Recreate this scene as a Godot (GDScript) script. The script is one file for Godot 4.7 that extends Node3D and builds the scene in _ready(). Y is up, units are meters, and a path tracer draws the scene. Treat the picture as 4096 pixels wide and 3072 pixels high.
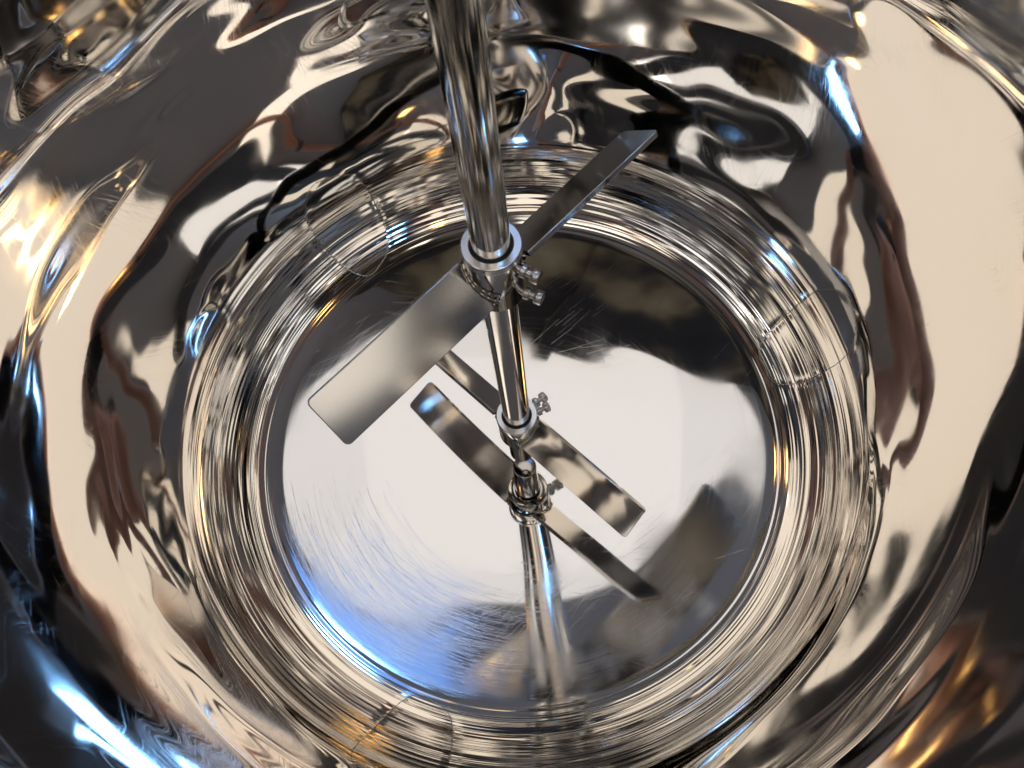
extends Node3D
# Looking down into a polished steel mixing tank with a two-stage agitator.
# World: metres, y up, the agitator axis is x = z = 0, the tank axis lies 2 cm behind it.

const TANK_Z := -0.012
const BOTTOM_Y := 0.04      # height of the lowest point of the dish
const CROWN := 1.32           # crown radius of the dished bottom
const R_DISH := 0.381        # where the dish turns into the rolled corner
const R_WALL := 0.487
const WALL_LEN := 0.82
const FLOOR_Y := -0.25
const CEIL_Y := 3.0
const CAM := Vector3(0.0, 1.3, 0.425)

var rk := 0.0                # radius of the rolled corner
var knuckle_cx := 0.0
var knuckle_cy := 0.0
var a0 := 0.0                # slope angle at the dish edge
var s_dish := 0.0
var a_end := deg_to_rad(77.0)
var wall_r0 := 0.0
var wall_y0 := 0.0
var WALL_TOP := 1.03
var s_wall := 0.0
var ridge_noise: FastNoiseLite
var fine_noise: FastNoiseLite
var dent_noise: FastNoiseLite
var used_names := {}
var M := {}
var cam_right: Vector3
var cam_down: Vector3
var cam_fwd: Vector3

func _ready() -> void:
	make_camera()
	make_environment()
	make_materials()
	make_room()
	make_tank()
	make_agitator()
	make_drive()
	make_person()

# ---------------------------------------------------------------- helpers
func numbered(called: String) -> String:
	var n: int = used_names.get(called, -1) + 1
	used_names[called] = n
	return called if n == 0 else "%s_%03d" % [called, n]

func thing(called: String, label: String, category: String, at := Vector3.ZERO, group := "") -> Node3D:
	var o := Node3D.new()
	o.name = numbered(called)
	add_child(o, true)
	o.position = at
	o.set_meta("label", label)
	o.set_meta("category", category)
	if group != "":
		o.set_meta("group", group)
	return o

func part(called: String, mesh: Mesh, mat: Material, parent: Node3D, xf := Transform3D.IDENTITY) -> MeshInstance3D:
	var o := MeshInstance3D.new()
	o.name = called
	o.mesh = mesh
	o.material_override = mat
	o.transform = xf
	parent.add_child(o, true)
	return o

func struct(called: String, mesh: Mesh, mat: Material, at: Vector3) -> MeshInstance3D:
	var o := MeshInstance3D.new()
	o.name = numbered(called)
	o.mesh = mesh
	o.material_override = mat
	o.position = at
	o.set_meta("kind", "structure")
	add_child(o, true)
	return o

func box(size: Vector3) -> BoxMesh:
	var b := BoxMesh.new()
	b.size = size
	return b

# a basis whose y axis is `dir`
func along(dir: Vector3) -> Basis:
	var y := dir.normalized()
	var x := y.cross(Vector3.UP if absf(y.y) < 0.95 else Vector3.RIGHT).normalized()
	return Basis(x, y, x.cross(y))

# surface of revolution about y; pts = Array of Vector2(r, y) from one end to the other; corners flat unless they are close
func lathe(pts: Array, segs := 64, knurl := 0.0, hard := 0.7) -> ArrayMesh:
	var st := SurfaceTool.new()
	st.begin(Mesh.PRIMITIVE_TRIANGLES)
	var n := pts.size()
	var seg_n: Array[Vector2] = []
	for i in n - 1:
		var d: Vector2 = pts[i + 1] - pts[i]
		seg_n.append(Vector2(d.y, -d.x).normalized())
	for i in n - 1:
		var na: Vector2 = seg_n[i]
		var nb: Vector2 = seg_n[i]
		if i > 0 and seg_n[i - 1].dot(seg_n[i]) > hard:
			na = (seg_n[i - 1] + seg_n[i]).normalized()
		if i < n - 2 and seg_n[i + 1].dot(seg_n[i]) > hard:
			nb = (seg_n[i + 1] + seg_n[i]).normalized()
		var p: Vector2 = pts[i]
		var q: Vector2 = pts[i + 1]
		for k in segs:
			var t0 := TAU * k / segs
			var t1 := TAU * (k + 1) / segs
			var c := [Vector2(cos(t0), sin(t0)), Vector2(cos(t1), sin(t1))]
			var kn := [1.0, 1.0]
			if knurl > 0.0:
				kn = [1.0 + knurl * (k % 2), 1.0 + knurl * ((k + 1) % 2)]
			var quad := [[p, na, 0], [q, nb, 0], [q, nb, 1], [p, na, 0], [q, nb, 1], [p, na, 1]]
			for e in quad:
				var pp: Vector2 = e[0]
				var nn: Vector2 = e[1]
				var cc: Vector2 = c[e[2]]
				st.set_normal(Vector3(nn.x * cc.x, nn.y, nn.x * cc.y))
				st.set_uv(Vector2((t0 if e[2] == 0 else t1) / TAU, pp.y * 10.0))
				st.add_vertex(Vector3(pp.x * kn[e[2]] * cc.x, pp.y, pp.x * kn[e[2]] * cc.y))
	return wound(st)

# turns every triangle so that its front (clockwise) side is where its normals point
func wound(st: SurfaceTool) -> ArrayMesh:
	var arr := st.commit_to_arrays()
	var v: PackedVector3Array = arr[Mesh.ARRAY_VERTEX]
	var n: PackedVector3Array = arr[Mesh.ARRAY_NORMAL]
	var idx := PackedInt32Array()
	for i in range(0, v.size(), 3):
		var c := (v[i + 1] - v[i]).cross(v[i + 2] - v[i])
		if c.length_squared() < 1e-20:
			continue
		var away := c.dot(n[i] + n[i + 1] + n[i + 2]) > 0
		idx.append(i)
		idx.append(i + 2 if away else i + 1)
		idx.append(i + 1 if away else i + 2)
	arr[Mesh.ARRAY_INDEX] = idx
	var m := ArrayMesh.new()
	m.add_surface_from_arrays(Mesh.PRIMITIVE_TRIANGLES, arr)
	return m

# bumpy tube along a path, radii per point
func tube(path: PackedVector3Array, radii: PackedFloat32Array, closed := false, sides := 10) -> ArrayMesh:
	var st := SurfaceTool.new()
	st.begin(Mesh.PRIMITIVE_TRIANGLES)
	st.set_smooth_group(0)
	var n := path.size()
	var rings := []
	var up := Vector3.UP
	for i in n:
		var a := path[(i - 1 + n) % n] if closed or i > 0 else path[i]
		var b := path[(i + 1) % n] if closed or i < n - 1 else path[i]
		var t := (b - a).normalized()
		if absf(t.dot(up)) > 0.97:
			up = Vector3.RIGHT
		var u := up.cross(t).normalized()
		var v := t.cross(u)
		up = v
		var ring := PackedVector3Array()
		for k in sides:
			var ph := TAU * k / sides
			ring.append(path[i] + (u * cos(ph) + v * sin(ph)) * radii[i])
		rings.append(ring)
	var m := n if closed else n - 1
	for i in m:
		var r0: PackedVector3Array = rings[i]
		var r1: PackedVector3Array = rings[(i + 1) % n]
		for k in sides:
			var k1 := (k + 1) % sides
			for p in [r0[k], r1[k1], r1[k], r0[k], r0[k1], r1[k1]]:
				st.add_vertex(p)
	if not closed:
		for e in [0, n - 1]:
			var rr: PackedVector3Array = rings[e]
			for k in sides:
				st.add_vertex(path[e])
				st.add_vertex(rr[k] if e == 0 else rr[(k + 1) % sides])
				st.add_vertex(rr[(k + 1) % sides] if e == 0 else rr[k])
	st.index()
	st.generate_normals()
	return st.commit()

# ---------------------------------------------------------------- camera, air, light
func make_camera() -> void:
	var f := 1800.0
	var n := Vector3(118.0, 785.5, f).normalized()          # straight down, in camera axes (right, down, forward)
	var fw := (Vector3(0, 0, 1) - n * n.z).normalized()      # level ahead
	var r := n.cross(fw)
	if r.x < 0:
		r = -r
	var w := func(c: Vector3) -> Vector3:                     # camera axes to world
		return Vector3(c.dot(r), -c.dot(n), -c.dot(fw))
	cam_right = w.call(Vector3(1, 0, 0))
	cam_down = w.call(Vector3(0, 1, 0))
	cam_fwd = w.call(Vector3(0, 0, 1))
	var cam := Camera3D.new()
	cam.name = "camera"
	cam.fov = rad_to_deg(2.0 * atan(829.5 / f))
	cam.near = 0.02
	cam.far = 60.0
	cam.transform = Transform3D(Basis(cam_right, -cam_down, -cam_fwd), CAM)
	add_child(cam)
	var at := CameraAttributesPhysical.new()
	at.frustum_focal_length = 12.0 / tan(atan(829.5 / f))
	at.frustum_focus_distance = 0.95
	at.frustum_near = 0.02
	at.frustum_far = 60.0
	at.exposure_aperture = 11.0
	cam.attributes = at
	cam.current = true

func make_environment() -> void:
	var e := Environment.new()
	e.background_mode = Environment.BG_COLOR
	e.background_color = Color(0.01, 0.01, 0.012)
	e.tonemap_mode = Environment.TONE_MAPPER_LINEAR
	e.tonemap_exposure = 1.14
	e.sdfgi_enabled = true
	e.ssao_enabled = true
	e.ssil_enabled = true
	var we := WorldEnvironment.new()
	we.name = "world_environment"
	we.environment = e
	add_child(we)

func srgb(r: float, g: float, b: float) -> Color:
	return Color(r, g, b).linear_to_srgb()

func metal(r: float, g: float, b: float, rough: float) -> StandardMaterial3D:
	var m := StandardMaterial3D.new()
	m.albedo_color = srgb(r, g, b)
	m.metallic = 1.0
	m.metallic_specular = 0.5
	m.roughness = rough
	return m

func paint(r: float, g: float, b: float, rough := 0.6) -> StandardMaterial3D:
	var m := StandardMaterial3D.new()
	m.albedo_color = srgb(r, g, b)
	m.roughness = rough
	return m

func glow(r: float, g: float, b: float, e: float) -> StandardMaterial3D:
	var m := paint(0.8, 0.8, 0.8)
	m.emission_enabled = true
	m.emission = srgb(r, g, b)
	m.emission_energy_multiplier = e
	return m

func make_materials() -> void:
	M.wall = metal(0.88, 0.862, 0.835, 0.045)
	M.corner = metal(0.88, 0.855, 0.82, 0.045)
	M.disc = metal(0.84, 0.82, 0.80, 0.025)
	M.bead = metal(0.74, 0.68, 0.60, 0.12)
	M.shaft = metal(0.78, 0.76, 0.73, 0.09)
	M.collar = metal(0.92, 0.92, 0.92, 0.24)
	M.hub = metal(0.82, 0.81, 0.79, 0.07)
	M.blade = metal(0.70, 0.70, 0.70, 0.13)
	M.blade_low = metal(0.78, 0.76, 0.73, 0.09)
	M.bolt = metal(0.88, 0.87, 0.85, 0.26)
	var stain := NoiseTexture2D.new()              # weathered, stained sheet
	stain.width = 512
	stain.height = 512
	stain.seamless = true
	var sn := FastNoiseLite.new()
	sn.seed = 4
	sn.frequency = 0.006
	sn.fractal_octaves = 4
	stain.noise = sn
	var ramp := Gradient.new()
	ramp.offsets = PackedFloat32Array([0.0, 0.42, 0.55, 0.68, 1.0])
	ramp.colors = PackedColorArray([Color(0.13, 0.12, 0.13), Color(0.22, 0.20, 0.20), Color(0.40, 0.35, 0.27), Color(0.62, 0.55, 0.42), Color(0.80, 0.74, 0.60)])
	stain.color_ramp = ramp
	M.duct = paint(1, 1, 1, 0.45)
	M.duct.albedo_color = Color.WHITE
	M.duct.albedo_texture = stain
	M.duct.uv1_triplanar = true
	M.duct.uv1_scale = Vector3.ONE * 1.1
	M.skin = paint(0.78, 0.43, 0.32, 0.5)
	M.jacket = paint(0.06, 0.075, 0.13, 0.8)
	M.trousers = paint(0.05, 0.07, 0.13, 0.9)
	M.hair = paint(0.02, 0.014, 0.01, 0.6)
	M.screen = paint(0.01, 0.01, 0.012, 0.1)
	M.terracotta = paint(0.72, 0.33, 0.20, 0.5)
	M.beam = paint(0.09, 0.09, 0.10, 0.5)
	M.dark = paint(0.02, 0.02, 0.022, 0.5)
	M.ceiling = paint(0.55, 0.54, 0.56)
	M.roomwall = paint(0.66, 0.63, 0.60)
	M.floor = paint(0.76, 0.745, 0.73)
	M.frame = paint(0.5, 0.5, 0.5)
	M.lamp = glow(1.0, 0.95, 0.905, 0.65)
	M.panel = glow(1.0, 0.875, 0.72, 0.80)
	M.panel_white = glow(1.0, 0.97, 0.95, 0.90)
	M.blue_panel = glow(0.05, 0.27, 0.95, 0.85)
	M.blue_lamp = glow(0.20, 0.50, 1.0, 15.0)
	M.window = glow(0.45, 0.68, 1.0, 1.4)
	M.dusk = glow(0.25, 0.42, 1.0, 0.07)
	M.amber = glow(1.0, 0.80, 0.5, 0.9)
	M.gold = glow(1.0, 0.60, 0.20, 4.0)

	var rng := RandomNumberGenerator.new()
	rng.seed = 11
	# scratches of the bottom plate, seen from above: u, v = x, z over 0.8 m
	var sz := 2048
	var rough := Image.create(256, 256, false, Image.FORMAT_L8)
	var hz := FastNoiseLite.new()
	hz.seed = 17
	hz.frequency = 0.02
	hz.fractal_octaves = 4
	for y in 256:
		for x in 256:
			var worn := smoothstep(0.62, 0.9, y / 256.0)
			var v := 0.05 + (0.05 + 0.16 * worn) * smoothstep(-0.2, 0.5, hz.get_noise_2d(x, y)) + 0.05 * worn
			rough.set_pixel(x, y, Color(v, v, v))
	rough.resize(sz, sz, Image.INTERPOLATE_CUBIC)
	for i in 700:                                    # long concentric buffing arcs
		scratch_arc(rough, sz, rng, Vector2.ZERO, rng.randf_range(0.1, 0.385), rng.randf() * TAU, rng.randf_range(0.2, 1.4), rng.randf_range(0.09, 0.17))
	for i in 900:                                    # swirls in the worn lower left
		scratch_arc(rough, sz, rng, Vector2(rng.randf_range(-0.04, 0.04), rng.randf_range(-0.04, 0.04)), rng.randf_range(0.24, 0.39), rng.randf_range(1.75, 2.7), rng.randf_range(0.1, 0.45), rng.randf_range(0.45, 1.0))
	for i in 90:                                     # bundles of straight parallel scratches
		var c := Vector2.from_angle(rng.randf() * TAU) * sqrt(rng.randf()) * 0.36
		if i < 46:
			c = Vector2(rng.randf_range(-0.25, 0.16), rng.randf_range(0.12, 0.34))
		var dir := Vector2.from_angle(rng.randf_range(-0.9, 0.5))
		for k in rng.randi_range(5, 16):
			scratch_line(rough, sz, c + Vector2(rng.randfn(0, 0.02), rng.randfn(0, 0.02)), dir.rotated(rng.randfn(0, 0.05)), rng.randf_range(0.01, 0.05), rng.randf_range(0.12, 0.5))
	for i in 260:
		scratch_line(rough, sz, Vector2.from_angle(rng.randf() * TAU) * sqrt(rng.randf()) * 0.38, Vector2.from_angle(rng.randf() * TAU), rng.randf_range(0.01, 0.09), rng.randf_range(0.09, 0.18))
	M.disc.roughness = 0.4
	M.disc.roughness_texture = ImageTexture.create_from_image(rough)
	M.disc.roughness_texture_channel = BaseMaterial3D.TEXTURE_CHANNEL_RED
	# smears and hairline marks of the wall
	var ws := 1024
	var smear := Image.create(ws, ws, false, Image.FORMAT_L8)
	var nz := FastNoiseLite.new()
	nz.seed = 3
	nz.frequency = 0.012
	nz.fractal_octaves = 4
	for y in ws:
		for x in ws:
			var th := TAU * x / ws
			var v := nz.get_noise_3d(cos(th) * 160.0, sin(th) * 160.0, y * 0.35)
			v = 0.03 + 0.09 * smoothstep(-0.3, 0.5, v)
			smear.set_pixel(x, y, Color(v, v, v))
	ws = 2048
	smear.resize(ws, ws, Image.INTERPOLATE_CUBIC)
	for i in 70:                                     # patches of parallel hairlines
		var c := Vector2(rng.randf() * ws, rng.randf() * ws)
		var dir := Vector2.from_angle(rng.randf_range(1.1, 2.2))
		var val := rng.randf_range(0.14, 0.28)
		for k in rng.randi_range(15, 50):
			var p := c + Vector2(rng.randfn(0, 60), rng.randfn(0, 45))
			var d2 := dir.rotated(rng.randfn(0, 0.06))
			for q in rng.randi_range(20, 130):
				p += d2
				smear.set_pixel(posmod(int(p.x), ws), posmod(int(p.y), ws), Color(val, val, val))
	for i in 200:
		var p := Vector2(rng.randf() * ws, rng.randf() * ws)
		var dir := Vector2.from_angle(rng.randf() * TAU)
		var val := rng.randf_range(0.12, 0.3)
		for k in rng.randi_range(8, 70):
			p += dir
			smear.set_pixel(posmod(int(p.x), ws), posmod(int(p.y), ws), Color(val, val, val))
	M.wall.roughness = 0.42
	M.wall.roughness_texture = ImageTexture.create_from_image(smear)
	M.wall.roughness_texture_channel = BaseMaterial3D.TEXTURE_CHANNEL_RED
	# brushed grain of the blades
	var bs := 512
	var grain := Image.create(bs, bs, false, Image.FORMAT_RGB8)
	var gn := FastNoiseLite.new()
	gn.seed = 8
	gn.frequency = 0.35
	for y in bs:
		for x in bs:
			var v := 0.5 + 0.5 * gn.get_noise_2d(x * 0.09 + y * 0.03, y)
			grain.set_pixel(x, y, Color(v, v, v))
	grain.bump_map_to_normal_map(0.6)
	M.blade.normal_enabled = true
	M.blade.normal_texture = ImageTexture.create_from_image(grain)
	M.blade.normal_scale = 0.10
	M.blade.uv1_scale = Vector3(2, 5, 1)

func scratch_arc(im: Image, sz: int, rng: RandomNumberGenerator, c: Vector2, r: float, th: float, arc: float, val: float) -> void:
	var steps := int(arc * r / 0.8 * sz) + 2
	var gap := rng.randf_range(0.0, 0.4)
	for k in steps:
		if rng.randf() < gap:
			continue
		var a := th + arc * k / steps
		var p := (c + Vector2.from_angle(a) * r) / 0.8 + Vector2(0.5, 0.5)
		if p.x > 0 and p.y > 0 and p.x < 1 and p.y < 1:
			im.set_pixel(int(p.x * sz), int(p.y * sz), Color(val, val, val))

func scratch_line(im: Image, sz: int, c: Vector2, dir: Vector2, length: float, val: float) -> void:
	var steps := int(length / 0.8 * sz)
	for k in steps:
		var p := (c + dir * length * (float(k) / steps - 0.5)) / 0.8 + Vector2(0.5, 0.5)
		if p.x > 0 and p.y > 0 and p.x < 1 and p.y < 1:
			im.set_pixel(int(p.x * sz), int(p.y * sz), Color(val, val, val))

# ---------------------------------------------------------------- the hall around
func light_panel(label: String, at: Vector3, size: Vector2, down: Vector3, mat: Material, tint: Color, energy: float) -> void:
	var t := thing("light_panel", label, "light panel", at, "ceiling light panels" if down.y < -0.5 else "")
	t.basis = along(-down)
	part("frame", box(Vector3(size.x + 0.05, 0.04, size.y + 0.05)), M.frame, t, Transform3D(Basis.IDENTITY, Vector3(0, 0.03, 0)))
	part("diffuser", box(Vector3(size.x, 0.02, size.y)), mat, t)
	area(t, size, tint, energy, Transform3D(Basis(Vector3(1, 0, 0), -PI / 2), Vector3(0, -0.02, 0)))

func make_room() -> void:
	var w := 7.0
	var h := CEIL_Y - FLOOR_Y
	var cy := (CEIL_Y + FLOOR_Y) / 2
	struct("floor", box(Vector3(w + 0.4, 0.2, w + 0.4)), M.floor, Vector3(0, FLOOR_Y - 0.1, 0))
	struct("ceiling", box(Vector3(w + 0.4, 0.2, w + 0.4)), M.ceiling, Vector3(0, CEIL_Y + 0.1, 0))
	struct("wall_back", box(Vector3(w, h, 0.2)), M.roomwall, Vector3(0, cy, -w / 2 - 0.1))
	struct("wall_front", box(Vector3(w, h, 0.2)), M.roomwall, Vector3(0, cy, w / 2 + 0.1))
	struct("wall_left", box(Vector3(0.2, h, w + 0.4)), M.roomwall, Vector3(-w / 2 - 0.1, cy, 0))
	struct("wall_right", box(Vector3(0.2, h, w + 0.4)), M.roomwall, Vector3(w / 2 + 0.1, cy, 0))
	var warm := Color(1.0, 0.965, 0.92)
	var cool := Color(0.35, 0.58, 1.0)
	# round lamp over the far half of the tank
	var rl := thing("round_lamp", "round white ceiling lamp above the far half of the tank", "ceiling lamp", Vector3(0.01, CEIL_Y - 0.05, -1.03))
	var sc := Transform3D(Basis.from_scale(Vector3(0.84, 1.0, 0.88)), Vector3.ZERO)
	part("housing", lathe([Vector2(0, 0.05), Vector2(0.53, 0.05), Vector2(0.53, -0.004), Vector2(0.505, -0.006), Vector2(0.505, 0.004)], 96), M.frame, rl, sc)
	part("diffuser", lathe([Vector2(0, 0.0), Vector2(0.505, 0.002)], 96), M.lamp, rl, sc)
	area(rl, Vector2(0.56, 0.58), warm, 0.008, Transform3D(Basis(Vector3(1, 0, 0), -PI / 2), Vector3(0, -0.02, 0)))
	for e in [["cream ceiling light panel left of the tank, nearer the far wall", -1.78, -1.15, true], ["white ceiling light panel left of the tank, level with its rim", -1.72, 0.18, false], ["cream ceiling light panel right of the tank, nearer the far wall", 1.78, -1.12, true], ["white ceiling light panel right of the tank, level with its rim", 1.74, 0.2, false]]:
		light_panel(e[0], Vector3(e[1], CEIL_Y - 0.04, e[2]), Vector2(1.5, 1.0), Vector3.DOWN, M.panel if e[3] else M.panel_white, warm, 0.05)
	light_panel("warm white ceiling light panel behind the photographer", Vector3(0.0, CEIL_Y - 0.04, 2.1), Vector2(2.4, 1.3), Vector3.DOWN, M.panel, warm, 0.1)
	light_panel("small square amber ceiling lamp beyond the round lamp", Vector3(0.075, CEIL_Y - 0.04, -1.61), Vector2(0.05, 0.04), Vector3.DOWN, M.amber, Color(1, 0.75, 0.4), 0.0005)
	light_panel("bright blue white ceiling panel beside the round lamp", Vector3(0.38, CEIL_Y - 0.03, -1.54), Vector2(0.40, 0.46), Vector3.DOWN, M.blue_panel, cool, 0.004)
	light_panel("small strong blue white lamp beyond the blue panel", Vector3(0.53, CEIL_Y - 0.06, -1.74), Vector2(0.24, 0.24), Vector3.DOWN, M.blue_lamp, cool, 0.05)
	light_panel("blue white lamp over the front right of the tank", Vector3(0.95, CEIL_Y - 0.04, 1.1), Vector2(0.3, 0.3), Vector3.DOWN, M.blue_lamp, cool, 0.05)
	for e in [["small golden ceiling lamp left of the duct", -0.75, -1.35], ["small golden ceiling lamp right of the tank", 0.62, -0.35], ["small golden ceiling lamp behind the photographer", -0.75, 1.2], ["small golden ceiling lamp over the front rim", 0.4, 0.95]]:
		light_panel(e[0], Vector3(e[1], CEIL_Y - 0.04, e[2]), Vector2(0.11, 0.11), Vector3.DOWN, M.gold, Color(1, 0.7, 0.3), 0.01)
	for e in [["narrow white ceiling light panel above the left rim of the tank", -0.66, 0.15, 0.3, 1.0], ["narrow white ceiling light panel above the right rim of the tank", 0.70, 0.25, 0.3, 0.8], ["white ceiling light panel in the front left corner of the hall", -2.1, 2.2, 1.3, 1.6], ["white ceiling light panel in the front right corner of the hall", 2.1, 2.2, 1.3, 1.6], ["white ceiling light panel in the far left corner of the hall", -1.5, -2.6, 1.5, 1.1], ["white ceiling light panel in the far right corner of the hall", 1.5, -2.6, 1.3, 1.1]]:
		light_panel(e[0], Vector3(e[1], CEIL_Y - 0.04, e[2]), Vector2(e[3], e[4]), Vector3.DOWN, M.panel, warm, 0.05)
	light_panel("tall bluish daylight panel on the left wall", Vector3(-3.45, 1.4, -1.6), Vector2(1.6, 1.8), Vector3.RIGHT, M.window, cool, 0.1)
	for e in [["dark steel roof beam left of the tank", -1.15, 0.0, 0.28], ["dark steel roof beam right of the tank", 1.2, 0.0, -0.22], ["dark steel roof beam over the far left panel", -2.2, -0.3, 0.05], ["dark steel roof beam over the far right panel", 2.15, 0.3, 0.1], ["dark steel roof beam crossing the middle of the left panels", -1.68, -0.4, -0.2], ["dark steel roof beam crossing the middle of the right panels", 1.66, -0.4, 0.26]]:
		var bm := thing("roof_beam", e[0], "beam", Vector3(e[1], CEIL_Y - 0.16, e[2]), "dark roof beams")
		bm.rotation.y = e[3]
		part("web", box(Vector3(0.03, 0.18, 6.4)), M.beam, bm)
		part("bottom_flange", box(Vector3(0.2, 0.02, 6.4)), M.beam, bm, Transform3D(Basis.IDENTITY, Vector3(0, -0.1, 0)))
	for e in [["terracotta painted pipe left of the tank", -0.86, -0.2, 0.10], ["terracotta painted pipe right of the tank", 0.80, -0.2, -0.08]]:
		var rd := thing("ceiling_pipe", e[0], "pipe", Vector3(e[1], CEIL_Y - 0.13, e[2]), "terracotta ceiling pipes")
		rd.basis = Basis(Vector3.UP, e[3]) * Basis(Vector3.RIGHT, PI / 2)
		part("pipe_body", lathe([Vector2(0.045, -3.1), Vector2(0.045, 3.1)], 32), M.terracotta, rd)
		for k in 5:
			part("joint_ring", lathe([Vector2(0.045, -0.02), Vector2(0.056, -0.02), Vector2(0.056, 0.02), Vector2(0.045, 0.02)], 32), M.beam, rd, Transform3D(Basis.IDENTITY, Vector3(0, -2.4 + 1.2 * k, 0)))
	# duct that crosses in front of the round lamp
	var du := thing("ventilation_duct", "brown metal ventilation duct crossing below the ceiling over the tank", "duct", Vector3(-0.06, CEIL_Y - 0.09, -0.73))
	du.rotation.y = -atan2(0.39, 0.59)
	part("duct_body", box(Vector3(4.2, 0.12, 0.5)), M.duct, du, Transform3D(Basis.IDENTITY, Vector3(0, 0, 0.25)))
	for k in 5:
		part("flange", box(Vector3(0.03, 0.15, 0.54)), M.duct, du, Transform3D(Basis.IDENTITY, Vector3(-1.9 + k * 0.95, 0, 0.25)))

func area(parent: Node3D, size: Vector2, tint: Color, energy: float, xf: Transform3D) -> void:
	var l := AreaLight3D.new()
	l.name = "panel_light"
	l.area_size = size
	l.light_color = tint
	l.light_energy = energy
	l.area_range = 12.0
	l.shadow_enabled = true
	l.transform = xf
	parent.add_child(l, true)

# ---------------------------------------------------------------- the tank
func profile(s: float) -> Array:      # arc length from the centre -> [radius, height, inward normal (r, y)]
	if s <= s_dish:
		var a := s / CROWN
		return [CROWN * sin(a), BOTTOM_Y + CROWN * (1 - cos(a)), Vector2(-sin(a), cos(a))]
	if s <= s_wall:
		var a := a0 + (s - s_dish) / rk
		return [knuckle_cx + rk * sin(a), knuckle_cy - rk * cos(a), Vector2(-sin(a), cos(a))]
	var u := s - s_wall                       # the wall keeps opening a little and straightens towards the rim
	var b0 := a_end
	var w := u / WALL_LEN
	var ang := b0 + (PI / 2 + 0.02 - b0) * w
	var mean := b0 + (PI / 2 + 0.02 - b0) * w * 0.5
	return [wall_r0 + u * cos(mean), wall_y0 + u * sin(mean), Vector2(-sin(ang), cos(ang))]

const LEGS := [120.0, 8.5, -116.0]

func leg_weld_point(i: int, ph: float) -> Vector2:     # (s, angle) of the i-th leg's weld outline
	var c := cos(ph)
	var sn := sin(ph)
	var k := pow(pow(absf(c), 2.6) + pow(absf(sn), 2.6), -1.0 / 2.6)
	var wob := 1.0 + 0.03 * sin(3.0 * ph + i * 2.0) + 0.02 * sin(5.0 * ph + i)
	var s := s_dish + 0.105 + 0.092 * c * k * wob
	var t := 0.055 * sn * k * wob
	return Vector2(s, deg_to_rad(LEGS[i]) + t / 0.455)

func displacement(s: float, th: float, weld_s: Array) -> float:
	var cx := cos(th)
	var sz := sin(th)
	var d := 0.0
	# rolled rings of the corner
	var in_corner := smoothstep(s_dish - 0.004, s_dish + 0.012, s) * (1.0 - smoothstep(s_wall - 0.07, s_wall + 0.02, s))
	if in_corner > 0.001:
		d += in_corner * (0.0007 * ridge_noise.get_noise_3d(s * 1000.0, cx * 3.0, sz * 3.0) + 0.00010 * fine_noise.get_noise_3d(s * 1000.0, cx * 2.0, sz * 2.0))
	d += 0.0003 * exp(-pow((s - s_dish - 0.004) / 0.006, 2.0))
	# hammered waves of the wall, faint ones on the dish
	var wv := smoothstep(s_dish + 0.05, s_wall + 0.05, s)
	var r := R_WALL * (0.3 + 0.7 * minf(1.0, s / s_wall))
	var q := Vector3(cx * r, s, sz * r)
	var w1 := dent_noise.get_noise_3d(q.x * 52.0, q.y * 150.0, q.z * 52.0)
	d += (0.0006 * smoothstep(0.08, 0.25, s) * (1.0 - wv) + 0.0052 * wv) * w1
	if wv > 0.01:
		d += 0.0012 * wv * dent_noise.get_noise_3d(q.x * 130.0 + 50.0, q.y * 190.0, q.z * 130.0)
		d += 0.0005 * wv * smoothstep(s_wall + 0.1, s_wall + 0.3, s) * fine_noise.get_noise_3d(s * 70.0, cx * 1.5, sz * 1.5)
		d += 0.00022 * wv * dent_noise.get_noise_3d(q.x * 260.0, q.y * 460.0 + 9.0, q.z * 260.0)
	for i in 3:
		var da := wrapf(th + deg_to_rad(LEGS[i]), -PI, PI) * 0.455
		if absf(da) < 0.1 and s > s_dish - 0.05 and s < s_wall + 0.08:
			var ds := s - (s_dish + 0.105)
			var e := pow(pow(absf(ds) / 0.092, 2.6) + pow(absf(da) / 0.055, 2.6), 1.0 / 2.6)
			d += -0.00022 * exp(-pow((e - 1.0) / 0.12, 2.0)) + 0.00012 * exp(-e * e * 2.0)
	return d

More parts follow.
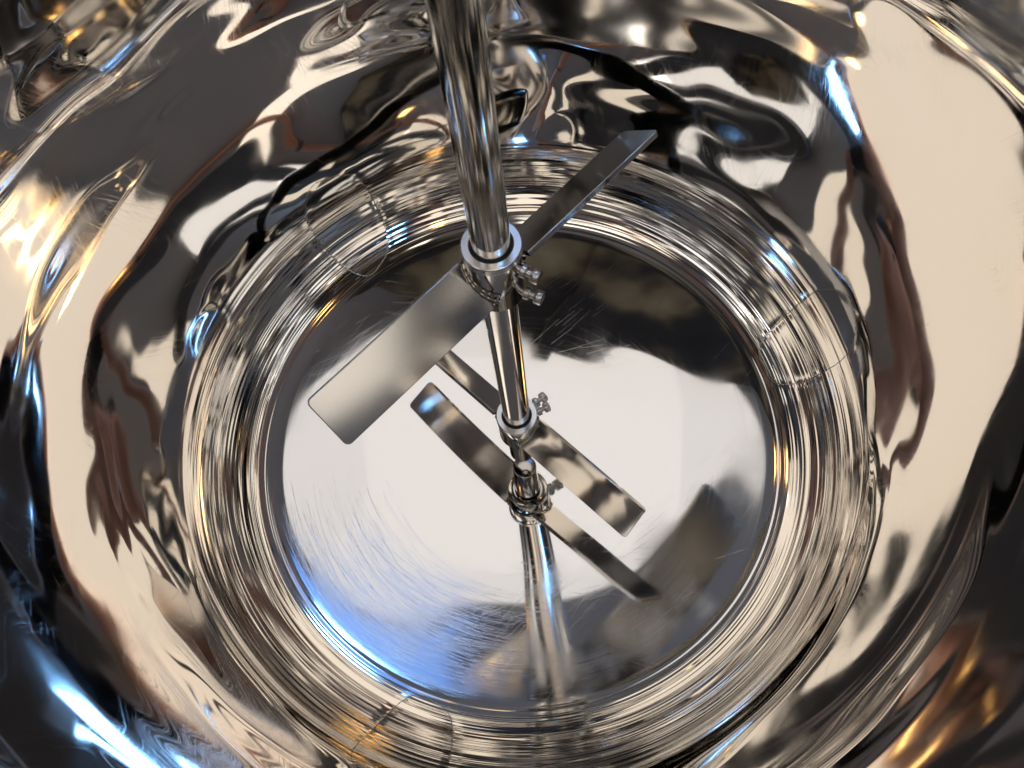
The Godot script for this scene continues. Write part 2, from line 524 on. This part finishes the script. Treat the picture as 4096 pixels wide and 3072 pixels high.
func make_tank() -> void:
	a0 = asin(R_DISH / CROWN)
	s_dish = CROWN * a0
	rk = (R_WALL - R_DISH) / (1.0 - R_DISH / CROWN)
	knuckle_cx = R_WALL - rk
	knuckle_cy = BOTTOM_Y + CROWN * (1 - cos(a0)) + rk * cos(a0)
	s_wall = s_dish + rk * (a_end - a0)
	wall_r0 = knuckle_cx + rk * sin(a_end)
	wall_y0 = knuckle_cy - rk * cos(a_end)
	var s_top := s_wall + WALL_LEN
	var rim_r: float = profile(s_top)[0]
	WALL_TOP = profile(s_top)[1]
	ridge_noise = FastNoiseLite.new()
	ridge_noise.seed = 5
	ridge_noise.noise_type = FastNoiseLite.TYPE_SIMPLEX_SMOOTH
	ridge_noise.frequency = 0.055
	ridge_noise.fractal_type = FastNoiseLite.FRACTAL_FBM
	ridge_noise.fractal_octaves = 2
	fine_noise = FastNoiseLite.new()
	fine_noise.seed = 9
	fine_noise.frequency = 0.22
	fine_noise.fractal_type = FastNoiseLite.FRACTAL_NONE
	dent_noise = FastNoiseLite.new()
	dent_noise.seed = 21
	dent_noise.noise_type = FastNoiseLite.TYPE_SIMPLEX_SMOOTH
	dent_noise.frequency = 0.03
	dent_noise.fractal_type = FastNoiseLite.FRACTAL_NONE

	var ss := PackedFloat32Array()
	var n_dish := 90
	var n_corner := 250
	var n_wall := 190
	for i in n_dish:
		ss.append(s_dish * i / n_dish)
	for i in n_corner:
		ss.append(lerpf(s_dish, s_wall, float(i) / n_corner))
	for i in n_wall + 1:
		ss.append(lerpf(s_wall, s_top, float(i) / n_wall))
	var segs := 1080
	var cols := segs + 1
	var rows := ss.size()
	var pos := PackedVector3Array()
	pos.resize(rows * cols)
	for j in rows:
		var s := ss[j]
		var p := profile(s)
		var nr: Vector2 = p[2]
		for i in cols:
			var th := TAU * (i % segs) / segs
			var d := displacement(s, th, [])
			var rad: float = p[0] + nr.x * d
			pos[j * cols + i] = Vector3(rad * cos(th), p[1] + nr.y * d, rad * sin(th))
	var nor := PackedVector3Array()
	nor.resize(rows * cols)
	for j in rows:
		var j0 := maxi(j - 1, 0)
		var j1 := mini(j + 1, rows - 1)
		for i in cols:
			var i0 := (i - 1 + segs) % segs
			var i1 := (i + 1) % segs
			if j == 0:
				nor[i] = Vector3.UP
				continue
			var du := pos[j * cols + i1] - pos[j * cols + i0]
			var dv := pos[j1 * cols + i] - pos[j0 * cols + i]
			nor[j * cols + i] = du.cross(dv).normalized() * -1.0
			if nor[j * cols + i].dot(Vector3(-pos[j * cols + i].x, 0.3, -pos[j * cols + i].z)) < 0:
				nor[j * cols + i] = -nor[j * cols + i]
	var tank := thing("mixing_tank", "polished stainless steel mixing tank with dished bottom, seen from above", "tank", Vector3(0, 0, TANK_Z))
	part("dished_bottom", grid(pos, nor, ss, cols, 0, n_dish, true), M.disc, tank)
	part("rolled_corner", grid(pos, nor, ss, cols, n_dish, n_dish + n_corner, false), M.corner, tank)
	part("wall", grid(pos, nor, ss, cols, n_dish + n_corner, rows - 1, false), M.wall, tank)
	# rim and outer shell
	var rim := lathe([Vector2(rim_r - 0.006, WALL_TOP - 0.004), Vector2(rim_r - 0.006, WALL_TOP + 0.004), Vector2(rim_r, WALL_TOP + 0.01), Vector2(rim_r + 0.024, WALL_TOP + 0.01), Vector2(rim_r + 0.03, WALL_TOP + 0.004), Vector2(rim_r + 0.03, WALL_TOP - 0.012)], 128)
	part("rim", rim, M.hub, tank)
	var outer := lathe([Vector2(0.0, BOTTOM_Y - 0.02), Vector2(0.3, BOTTOM_Y + 0.01), Vector2(R_DISH, 0.06), Vector2(R_WALL - 0.02, 0.13), Vector2(R_WALL + 0.02, 0.22), Vector2(rim_r + 0.01, 0.6), Vector2(rim_r + 0.025, WALL_TOP)], 96)
	part("outer_shell", outer, M.blade, tank)
	for i in 3:
		var a := deg_to_rad(LEGS[i])
		var leg := CylinderMesh.new()
		leg.top_radius = 0.04
		leg.bottom_radius = 0.04
		leg.height = 0.30
		part("leg", leg, M.blade, tank, Transform3D(Basis.IDENTITY, Vector3(0.44 * cos(a), FLOOR_Y + 0.15, -0.44 * sin(a))))
	# weld outlines of the three legs
	var rng := RandomNumberGenerator.new()
	rng.seed = 77
	for i in 3:
		var path := PackedVector3Array()
		var rad := PackedFloat32Array()
		var n := 260
		for k in n:
			var sp := leg_weld_point(i, TAU * k / n)
			var jit := Vector2(rng.randf_range(-0.0005, 0.0005), rng.randf_range(-0.001, 0.001))
			path.append(surface_point(sp.x + jit.x, -(sp.y + jit.y)))
			rad.append(0.0007 * (0.75 + 0.45 * absf(sin(k * 0.9)) + rng.randf_range(-0.3, 0.3)) * (1.9 if rng.randf() < 0.05 else 1.0))
		part("weld_bead", tube(path, rad, true, 8), M.bead, tank)

func surface_point(s: float, th: float) -> Vector3:
	var p := profile(s)
	var nr: Vector2 = p[2]
	var d := displacement(s, th, []) - 0.0002
	var r: float = p[0] + nr.x * d
	return Vector3(r * cos(th), p[1] + nr.y * d, r * sin(th))

func grid(pos: PackedVector3Array, nor: PackedVector3Array, ss: PackedFloat32Array, cols: int, r0: int, r1: int, flat: bool) -> ArrayMesh:
	var p := pos.slice(r0 * cols, (r1 + 1) * cols)
	var n := nor.slice(r0 * cols, (r1 + 1) * cols)
	var uv := PackedVector2Array()
	uv.resize(p.size())
	var idx := PackedInt32Array()
	var rows := r1 - r0 + 1
	for j in rows:
		for i in cols:
			var k := j * cols + i
			uv[k] = Vector2(0.5 + p[k].x / 0.8, 0.5 + p[k].z / 0.8) if flat else Vector2(3.0 * i / (cols - 1), ss[r0 + j] * 0.95)
	idx.resize((rows - 1) * (cols - 1) * 6)
	var w := 0
	for j in rows - 1:
		for i in cols - 1:
			var a := j * cols + i
			var b := a + cols
			idx[w] = a
			idx[w + 1] = b
			idx[w + 2] = b + 1
			idx[w + 3] = a
			idx[w + 4] = b + 1
			idx[w + 5] = a + 1
			w += 6
	var arr := []
	arr.resize(Mesh.ARRAY_MAX)
	arr[Mesh.ARRAY_VERTEX] = p
	arr[Mesh.ARRAY_NORMAL] = n
	arr[Mesh.ARRAY_TEX_UV] = uv
	arr[Mesh.ARRAY_INDEX] = idx
	var m := ArrayMesh.new()
	m.add_surface_from_arrays(Mesh.PRIMITIVE_TRIANGLES, arr)
	return m

# ---------------------------------------------------------------- the agitator
const SHAFT_R := 0.0183
const HUB_R := 0.0282
const COLLAR_R := 0.0288

func polar(phi: float) -> Vector3:
	return Vector3(cos(phi), 0, -sin(phi))

# a plate with rounded tip corners and softened edges; local x = outwards, y = thickness, z = width
func blade_mesh(r0: float, r1: float, w: float, t: float) -> ArrayMesh:
	var c := 0.006
	var outline := PackedVector2Array()
	outline.append(Vector2(r0, -w / 2))
	for k in 7:
		var a := -PI / 2 + PI / 2 * k / 6
		outline.append(Vector2(r1 - c + c * cos(a), -w / 2 + c + c * sin(a)))
	for k in 7:
		var a := PI / 2 * k / 6
		outline.append(Vector2(r1 - c + c * cos(a), w / 2 - c + c * sin(a)))
	outline.append(Vector2(r0, w / 2))
	var n := outline.size()
	var centre := Vector2((r0 + r1) / 2, 0)
	var e := 0.0009
	# rings from the top face's rim down to the bottom face's rim: (inset, y, normal tilt)
	var prof := []
	for k in 5:
		var a := PI / 2 * k / 4
		prof.append([e * (1 - sin(a)), t / 2 - e + e * cos(a), a])
	for k in 5:
		var a := PI / 2 + PI / 2 * k / 4
		prof.append([e * (1 - sin(a)), -t / 2 + e + e * cos(a), a])
	var nrm2 := []
	for i in n:
		var a: Vector2 = outline[(i - 1 + n) % n]
		var b: Vector2 = outline[(i + 1) % n]
		var d := (b - a).normalized()
		nrm2.append(Vector2(d.y, -d.x))
	var st := SurfaceTool.new()
	st.begin(Mesh.PRIMITIVE_TRIANGLES)
	var vert := func(i: int, k: int) -> void:
		var o: Vector2 = outline[i] - nrm2[i] * prof[k][0]
		var nn: Vector2 = nrm2[i]
		var a: float = prof[k][2]
		st.set_normal(Vector3(nn.x * sin(a), cos(a), nn.y * sin(a)))
		st.set_uv(Vector2(o.x * 5.0, o.y * 5.0))
		st.add_vertex(Vector3(o.x, prof[k][1], o.y))
	for k in prof.size() - 1:
		for i in n - 1:
			vert.call(i, k); vert.call(i + 1, k); vert.call(i + 1, k + 1)
			vert.call(i, k); vert.call(i + 1, k + 1); vert.call(i, k + 1)
	# faces, gently bowed so that reflections bend
	for side in [0, 1]:
		var k: int = 0 if side == 0 else prof.size() - 1
		var nx := 24
		var nz := 10
		var y: float = prof[k][1]
		var sgn := 1.0 if side == 0 else -1.0
		for i in n:
			var i1 := (i + 1) % n
			var o0: Vector2 = outline[i] - nrm2[i] * e
			var o1: Vector2 = outline[i1] - nrm2[i1] * e
			var tri := [o0, o1, centre]
			for v: Vector2 in tri:
				st.set_normal(Vector3(0, sgn, 0))
				st.set_uv(v * 5.0)
				st.add_vertex(Vector3(v.x, y, v.y))
	return wound(st)

func make_agitator() -> void:
	var ag := thing("agitator", "polished steel agitator shaft carrying two hubs with four pitched blades", "agitator")
	var shaft := lathe([Vector2(0.0, 0.077), Vector2(SHAFT_R - 0.0035, 0.077), Vector2(SHAFT_R - 0.001, 0.0776), Vector2(SHAFT_R, 0.0795), Vector2(SHAFT_R, 0.22), Vector2(SHAFT_R, 0.4), Vector2(SHAFT_R, 0.65), Vector2(SHAFT_R, 1.2), Vector2(0, 1.2)], 96)
	part("shaft", shaft, M.shaft, ag)
	var up_b := [deg_to_rad(218.5), deg_to_rad(38.5)]
	var lo_b := [deg_to_rad(-51.4), deg_to_rad(128.6)]
	make_hub(ag, 0.657, up_b, -0.68, -36.0)
	make_hub(ag, 0.230, lo_b, 0.84, 25.0)

func make_hub(ag: Node3D, top: float, blades: Array, pitch: float, bolt_deg: float) -> void:
	var L := 0.079 if top > 0.4 else 0.063
	var hub := part("hub", lathe([Vector2(SHAFT_R + 0.0002, -L), Vector2(HUB_R - 0.0015, -L), Vector2(HUB_R, -L + 0.0015), Vector2(HUB_R, -0.0095), Vector2(HUB_R - 0.0006, -0.009)], 96), M.hub, ag, Transform3D(Basis.IDENTITY, Vector3(0, top, 0)))
	part("collar", lathe([Vector2(HUB_R - 0.001, -0.009), Vector2(COLLAR_R - 0.0004, -0.0088), Vector2(COLLAR_R, -0.0082), Vector2(COLLAR_R, -0.0012), Vector2(COLLAR_R - 0.0004, -0.0004), Vector2(COLLAR_R - 0.0012, 0.0), Vector2(SHAFT_R + 0.0030, 0.0), Vector2(SHAFT_R + 0.0022, -0.0006), Vector2(SHAFT_R + 0.0022, -0.006)], 96, 0.0, 0.9), M.collar, hub)
	var gap := lathe([Vector2(SHAFT_R + 0.0001, -0.0010), Vector2(SHAFT_R + 0.0023, -0.0010)], 64)
	part("seal_ring", gap, M.dark, hub)
	var mid := top - 0.043 if top > 0.4 else top - 0.026
	var bm := blade_mesh(HUB_R - 0.002, 0.2165, 0.056, 0.0058)
	var rng := RandomNumberGenerator.new()
	rng.seed = int(top * 1000)
	for phi in blades:
		var rad := polar(phi)
		var tan_v := Vector3(-sin(phi), 0, -cos(phi))
		var wv := (tan_v * cos(pitch) + Vector3.UP * sin(pitch)).normalized()
		var nv := wv.cross(rad)
		if nv.y < 0:
			nv = -nv
			wv = -wv
		var b := Basis(rad, nv, rad.cross(nv))
		part("blade", bm, M.blade if top > 0.4 else M.blade_low, ag, Transform3D(b, Vector3(0, mid, 0)))
		# weld along the root, on both faces
		for side in [1.0, -1.0]:
			var path := PackedVector3Array()
			var rr := PackedFloat32Array()
			for k in 25:
				var u := lerpf(-0.0265, 0.0265, k / 24.0)
				var q: Vector3 = wv * u + nv * (0.0032 * side)
				var flat := Vector3(q.x, 0, q.z)
				var t := flat.dot(Vector3(tan_v.x, 0, tan_v.z))
				var x := sqrt(maxf(0.0, HUB_R * HUB_R - t * t))
				path.append(Vector3(0, mid, 0) + rad * (x + 0.0006) + q - rad * q.dot(rad))
				rr.append(0.0022 * (0.8 + 0.35 * absf(sin(k * 1.1)) + rng.randf_range(-0.15, 0.15)))
			part("weld", tube(path, rr, false, 8), M.bead, hub, Transform3D(Basis.IDENTITY, Vector3(0, -top, 0)))
	# two set screws with lock nuts
	for k in 2:
		var phi := deg_to_rad(bolt_deg)
		var dir := polar(phi)
		var at := Vector3(0, (-0.023 - 0.044 * k) if top > 0.4 else (-0.005 - 0.020 * k), 0)
		phi += deg_to_rad(-1.0 if k == 0 else 3.0) if top > 0.4 else deg_to_rad(4.0 if k == 0 else -6.0)
		dir = polar(phi)
		var bas := along(dir)
		var screw := part("set_screw", screw_mesh(), M.bolt, hub, Transform3D(bas, at))
		part("lock_nut", lathe([Vector2(0.0036, 0), Vector2(0.0068, 0), Vector2(0.0075, 0.0008), Vector2(0.0075, 0.0052), Vector2(0.0068, 0.0060), Vector2(0.0036, 0.0060)], 6, 0.0, 0.99), M.bolt, hub, Transform3D(bas, at + dir * (HUB_R + 0.0025)))
		var sock := lathe([Vector2(0.0, 0.0), Vector2(0.0037, 0.0)], 6)
		part("hex_socket", sock, M.dark, hub, Transform3D(bas, at + dir * (HUB_R + 0.0190)))

func screw_mesh() -> ArrayMesh:
	var r := HUB_R
	return lathe([Vector2(0.0035, r - 0.006), Vector2(0.0035, r + 0.0138), Vector2(0.0066, r + 0.0138), Vector2(0.0071, r + 0.0144), Vector2(0.0071, r + 0.0208), Vector2(0.0063, r + 0.0218), Vector2(0.0040, r + 0.0218), Vector2(0.0038, r + 0.0170), Vector2(0.0, r + 0.0170)], 48, 0.035)

# ---------------------------------------------------------------- the drive above, out of the frame
func make_drive() -> void:
	var br := thing("bridge_beam", "steel beam across the tank rim that carries the drive", "beam", Vector3(0, WALL_TOP + 0.012, TANK_Z + 0.012))
	part("beam", box(Vector3(1.26, 0.02, 0.09)), M.blade, br, Transform3D(Basis.IDENTITY, Vector3(0, 0.13, 0)))
	for s in [-1.0, 1.0]:
		part("post", box(Vector3(0.03, 0.12, 0.06)), M.blade, br, Transform3D(Basis.IDENTITY, Vector3(s * 0.59, 0.06, 0)))
	var mo := thing("drive_motor", "dark blue gear motor above the agitator shaft", "motor", Vector3(0, 1.182, 0))
	part("gearbox", lathe([Vector2(0, 0), Vector2(0.06, 0), Vector2(0.065, 0.005), Vector2(0.065, 0.09), Vector2(0.05, 0.1), Vector2(0, 0.1)], 48), M.dark, mo)
	part("motor_body", lathe([Vector2(0, 0.1), Vector2(0.05, 0.1), Vector2(0.056, 0.11), Vector2(0.056, 0.28), Vector2(0.04, 0.3), Vector2(0, 0.3)], 48, 0.04), paint(0.03, 0.05, 0.12, 0.4), mo)

# ---------------------------------------------------------------- the photographer, seen only in the steel
# one skin over tapered bones: smooth union of capsules on a grid, meshed as surface nets
func skin(bones: Array, cell: float, k: float, grow := 0.0) -> ArrayMesh:
	var lo := Vector3.ONE * 1e9
	var hi := -lo
	for b in bones:
		for e in 2:
			var c: Vector3 = b[e]
			var r: float = b[2 + e] + grow + k + cell * 2
			lo = lo.min(c - Vector3.ONE * r)
			hi = hi.max(c + Vector3.ONE * r)
	var n := Vector3i(((hi - lo) / cell).ceil()) + Vector3i.ONE
	var f := PackedFloat32Array()
	f.resize(n.x * n.y * n.z)
	f.fill(1.0)
	for b in bones:
		var p: Vector3 = b[0]
		var q: Vector3 = b[1]
		var ra: float = b[2] + grow
		var rb: float = b[3] + grow
		var m := maxf(ra, rb) + k + cell * 2
		var i0 := Vector3i(((p.min(q) - Vector3.ONE * m - lo) / cell).floor()).clamp(Vector3i.ZERO, n - Vector3i.ONE)
		var i1 := Vector3i(((p.max(q) + Vector3.ONE * m - lo) / cell).ceil()).clamp(Vector3i.ZERO, n - Vector3i.ONE)
		var d := q - p
		var dd := maxf(d.length_squared(), 1e-9)
		for z in range(i0.z, i1.z + 1):
			for y in range(i0.y, i1.y + 1):
				for x in range(i0.x, i1.x + 1):
					var w := lo + Vector3(x, y, z) * cell - p
					var t := clampf(w.dot(d) / dd, 0.0, 1.0)
					var v := (w - d * t).length() - lerpf(ra, rb, t)
					var id := (z * n.y + y) * n.x + x
					var o := f[id]
					var h := maxf(k - absf(o - v), 0.0) / k
					f[id] = minf(o, v) - h * h * k * 0.25
	var vid := {}
	var vp := PackedVector3Array()
	var off := [0, 1, n.x, n.x + 1, n.x * n.y, n.x * n.y + 1, n.x * n.y + n.x, n.x * n.y + n.x + 1]
	var edges := [[0, 1], [2, 3], [4, 5], [6, 7], [0, 2], [1, 3], [4, 6], [5, 7], [0, 4], [1, 5], [2, 6], [3, 7]]
	for z in n.z - 1:
		for y in n.y - 1:
			for x in n.x - 1:
				var id := (z * n.y + y) * n.x + x
				var inside := 0
				for o in off:
					if f[id + o] < 0.0:
						inside += 1
				if inside == 0 or inside == 8:
					continue
				var sum := Vector3.ZERO
				var cnt := 0
				for e in edges:
					var a: float = f[id + off[e[0]]]
					var b2: float = f[id + off[e[1]]]
					if (a < 0.0) != (b2 < 0.0):
						var t := a / (a - b2)
						var ca := Vector3(e[0] & 1, (e[0] >> 1) & 1, e[0] >> 2)
						var cb := Vector3(e[1] & 1, (e[1] >> 1) & 1, e[1] >> 2)
						sum += ca.lerp(cb, t)
						cnt += 1
				vid[id] = vp.size()
				vp.append(lo + (Vector3(x, y, z) + sum / cnt) * cell)
	var st := SurfaceTool.new()
	st.begin(Mesh.PRIMITIVE_TRIANGLES)
	st.set_smooth_group(0)
	for v in vp:
		st.add_vertex(v)
	var step := [1, n.x, n.x * n.y]
	for id in vid:
		for ax in 3:
			var a := f[id] < 0.0
			var b2: bool = f[id + step[ax]] < 0.0
			if a == b2:
				continue
			var u: int = step[(ax + 1) % 3]
			var v: int = step[(ax + 2) % 3]
			if not (vid.has(id - u) and vid.has(id - v) and vid.has(id - u - v)):
				continue
			var q := [vid[id], vid[id - u], vid[id - u - v], vid[id - v]]
			if a:
				q.reverse()
			for t in [q[0], q[1], q[2], q[0], q[2], q[3]]:
				st.add_index(t)
	st.generate_normals()
	return st.commit()

func make_person() -> void:
	var person := thing("person", "person in a dark jacket leaning over the tank rim with a phone", "person")
	var phone_at := CAM + cam_right * 0.05 + cam_down * 0.02 - cam_fwd * 0.008
	var body := []
	var jacket := []
	body.append([Vector3(0.03 - 0.09, 0.66, 0.92), Vector3(0.03 + 0.09, 0.66, 0.92), 0.1, 0.1])
	body.append([Vector3(0.03, 0.66, 0.92), Vector3(0.03, 0.8, 0.92), 0.1, 0.12])
	var trousers := []
	var shoes := []
	var x0 := 0.03
	for s: float in [-1.0, 1.0]:
		var at := func(x: float, y: float, z: float) -> Vector3: return Vector3(x0 + s * x, y, z)
		var edge: Vector3 = phone_at + cam_right * (s * 0.082)
		var knuckle: Vector3 = edge + cam_right * (s * 0.022) + cam_down * 0.012 - cam_fwd * 0.012
		var wrist: Vector3 = knuckle + cam_right * (s * 0.035) + cam_down * 0.075 - cam_fwd * 0.03
		var elbow: Vector3 = at.call(0.27, 1.0, 0.72)
		var shoulder: Vector3 = at.call(0.18, 1.17, 0.84)
		trousers.append([at.call(0.09, 0.64, 0.92), at.call(0.105, 0.22, 0.90), 0.095, 0.062])
		trousers.append([at.call(0.105, 0.22, 0.90), at.call(0.11, -0.15, 0.96), 0.062, 0.05])
		shoes.append([at.call(0.11, -0.205, 0.99), at.call(0.125, -0.215, 0.77), 0.042, 0.034])
		body.append([at.call(0.09, 0.64, 0.92), at.call(0.105, 0.22, 0.90), 0.08, 0.05])
		body.append([at.call(0.105, 0.22, 0.90), at.call(0.11, 0.0, 0.94), 0.05, 0.045])
		body.append([at.call(0.11, 0.0, 0.94), at.call(0.11, -0.19, 0.97), 0.045, 0.036])
		body.append([shoulder, elbow, 0.048, 0.04])
		body.append([elbow, wrist, 0.042, 0.026])
		body.append([wrist, knuckle, 0.027, 0.024])
		jacket.append([shoulder, elbow, 0.066, 0.056])
		jacket.append([elbow, elbow.lerp(wrist, 0.35), 0.054, 0.05])
		body.append([at.call(0.078, 1.41, 0.735), at.call(0.082, 1.39, 0.735), 0.014, 0.011])
		# hand: four fingers round the phone's end, the thumb over its screen
		var fingers := []
		fingers.append([wrist, knuckle, 0.024, 0.014])
		for k in 4:
			var o: Vector3 = cam_down * (-0.026 + 0.0185 * k)
			var base: Vector3 = knuckle + o * 0.9
			var l: float = [0.9, 1.0, 0.95, 0.78][k]
			var mid: Vector3 = edge + o + cam_right * (s * 0.012) + cam_fwd * 0.008
			var tip: Vector3 = edge + o - cam_right * (s * 0.022 * l) + cam_fwd * 0.015
			fingers.append([knuckle, base, 0.013, 0.0095])
			fingers.append([base, mid, 0.0095, 0.0085])
			fingers.append([mid, tip, 0.0085, 0.007])
		var th: Vector3 = edge - cam_right * (s * 0.012) + cam_down * 0.03 - cam_fwd * 0.017
		fingers.append([wrist.lerp(knuckle, 0.45), th, 0.014, 0.0105])
		fingers.append([th, edge - cam_right * (s * 0.04) + cam_down * 0.008 - cam_fwd * 0.016, 0.0105, 0.008])
		part("hand", skin(fingers, 0.0042, 0.006), M.skin, person)
		part("eye", lathe([Vector2(0, -0.011), Vector2(0.006, -0.009), Vector2(0.011, 0), Vector2(0.006, 0.009), Vector2(0, 0.011)], 16, 0.0, -1.0), M.dark, person, Transform3D(Basis.IDENTITY, Vector3(x0 + s * 0.033, 1.385, 0.646)))
	trousers.append([Vector3(x0 - 0.06, 0.68, 0.93), Vector3(x0 + 0.06, 0.68, 0.93), 0.12, 0.12])
	jacket.append([Vector3(x0 - 0.05, 0.72, 0.92), Vector3(x0 + 0.05, 0.72, 0.92), 0.135, 0.135])
	jacket.append([Vector3(x0, 0.75, 0.92), Vector3(x0, 1.06, 0.88), 0.14, 0.155])
	jacket.append([Vector3(x0 - 0.15, 1.15, 0.85), Vector3(x0 + 0.15, 1.15, 0.85), 0.09, 0.09])
	body.append([Vector3(x0, 0.75, 0.92), Vector3(x0, 1.08, 0.87), 0.12, 0.13])
	body.append([Vector3(x0 - 0.14, 1.15, 0.85), Vector3(x0 + 0.14, 1.15, 0.85), 0.07, 0.07])
	body.append([Vector3(x0, 1.15, 0.84), Vector3(x0, 1.33, 0.76), 0.06, 0.052])
	body.append([Vector3(x0, 1.42, 0.745), Vector3(x0, 1.39, 0.715), 0.088, 0.075])
	body.append([Vector3(x0, 1.36, 0.69), Vector3(x0, 1.32, 0.672), 0.055, 0.036])
	body.append([Vector3(x0, 1.385, 0.642), Vector3(x0, 1.355, 0.625), 0.008, 0.013])
	body.append([Vector3(x0 - 0.018, 1.325, 0.645), Vector3(x0 + 0.018, 1.325, 0.645), 0.008, 0.008])
	part("body", skin(body, 0.014, 0.035), M.skin, person)
	part("jacket", skin(jacket, 0.018, 0.05), M.jacket, person)
	part("trousers", skin(trousers, 0.018, 0.04), M.trousers, person)
	part("shoes", skin(shoes, 0.014, 0.02), M.dark, person)
	part("hair", skin([[Vector3(x0, 1.44, 0.765), Vector3(x0, 1.455, 0.73), 0.09, 0.08], [Vector3(x0, 1.39, 0.79), Vector3(x0, 1.44, 0.77), 0.065, 0.08]], 0.012, 0.03), M.hair, person)
	# the phone, held level over the tank, its camera where this picture is taken from
	var ph := thing("phone", "dark phone held in both hands over the tank", "phone", phone_at)
	ph.basis = Basis(cam_right, -cam_down, -cam_fwd)
	part("phone_body", box(Vector3(0.16, 0.075, 0.008)), M.dark, ph)
	part("screen", box(Vector3(0.15, 0.069, 0.001)), M.screen, ph, Transform3D(Basis.IDENTITY, Vector3(0, 0, 0.0046)))
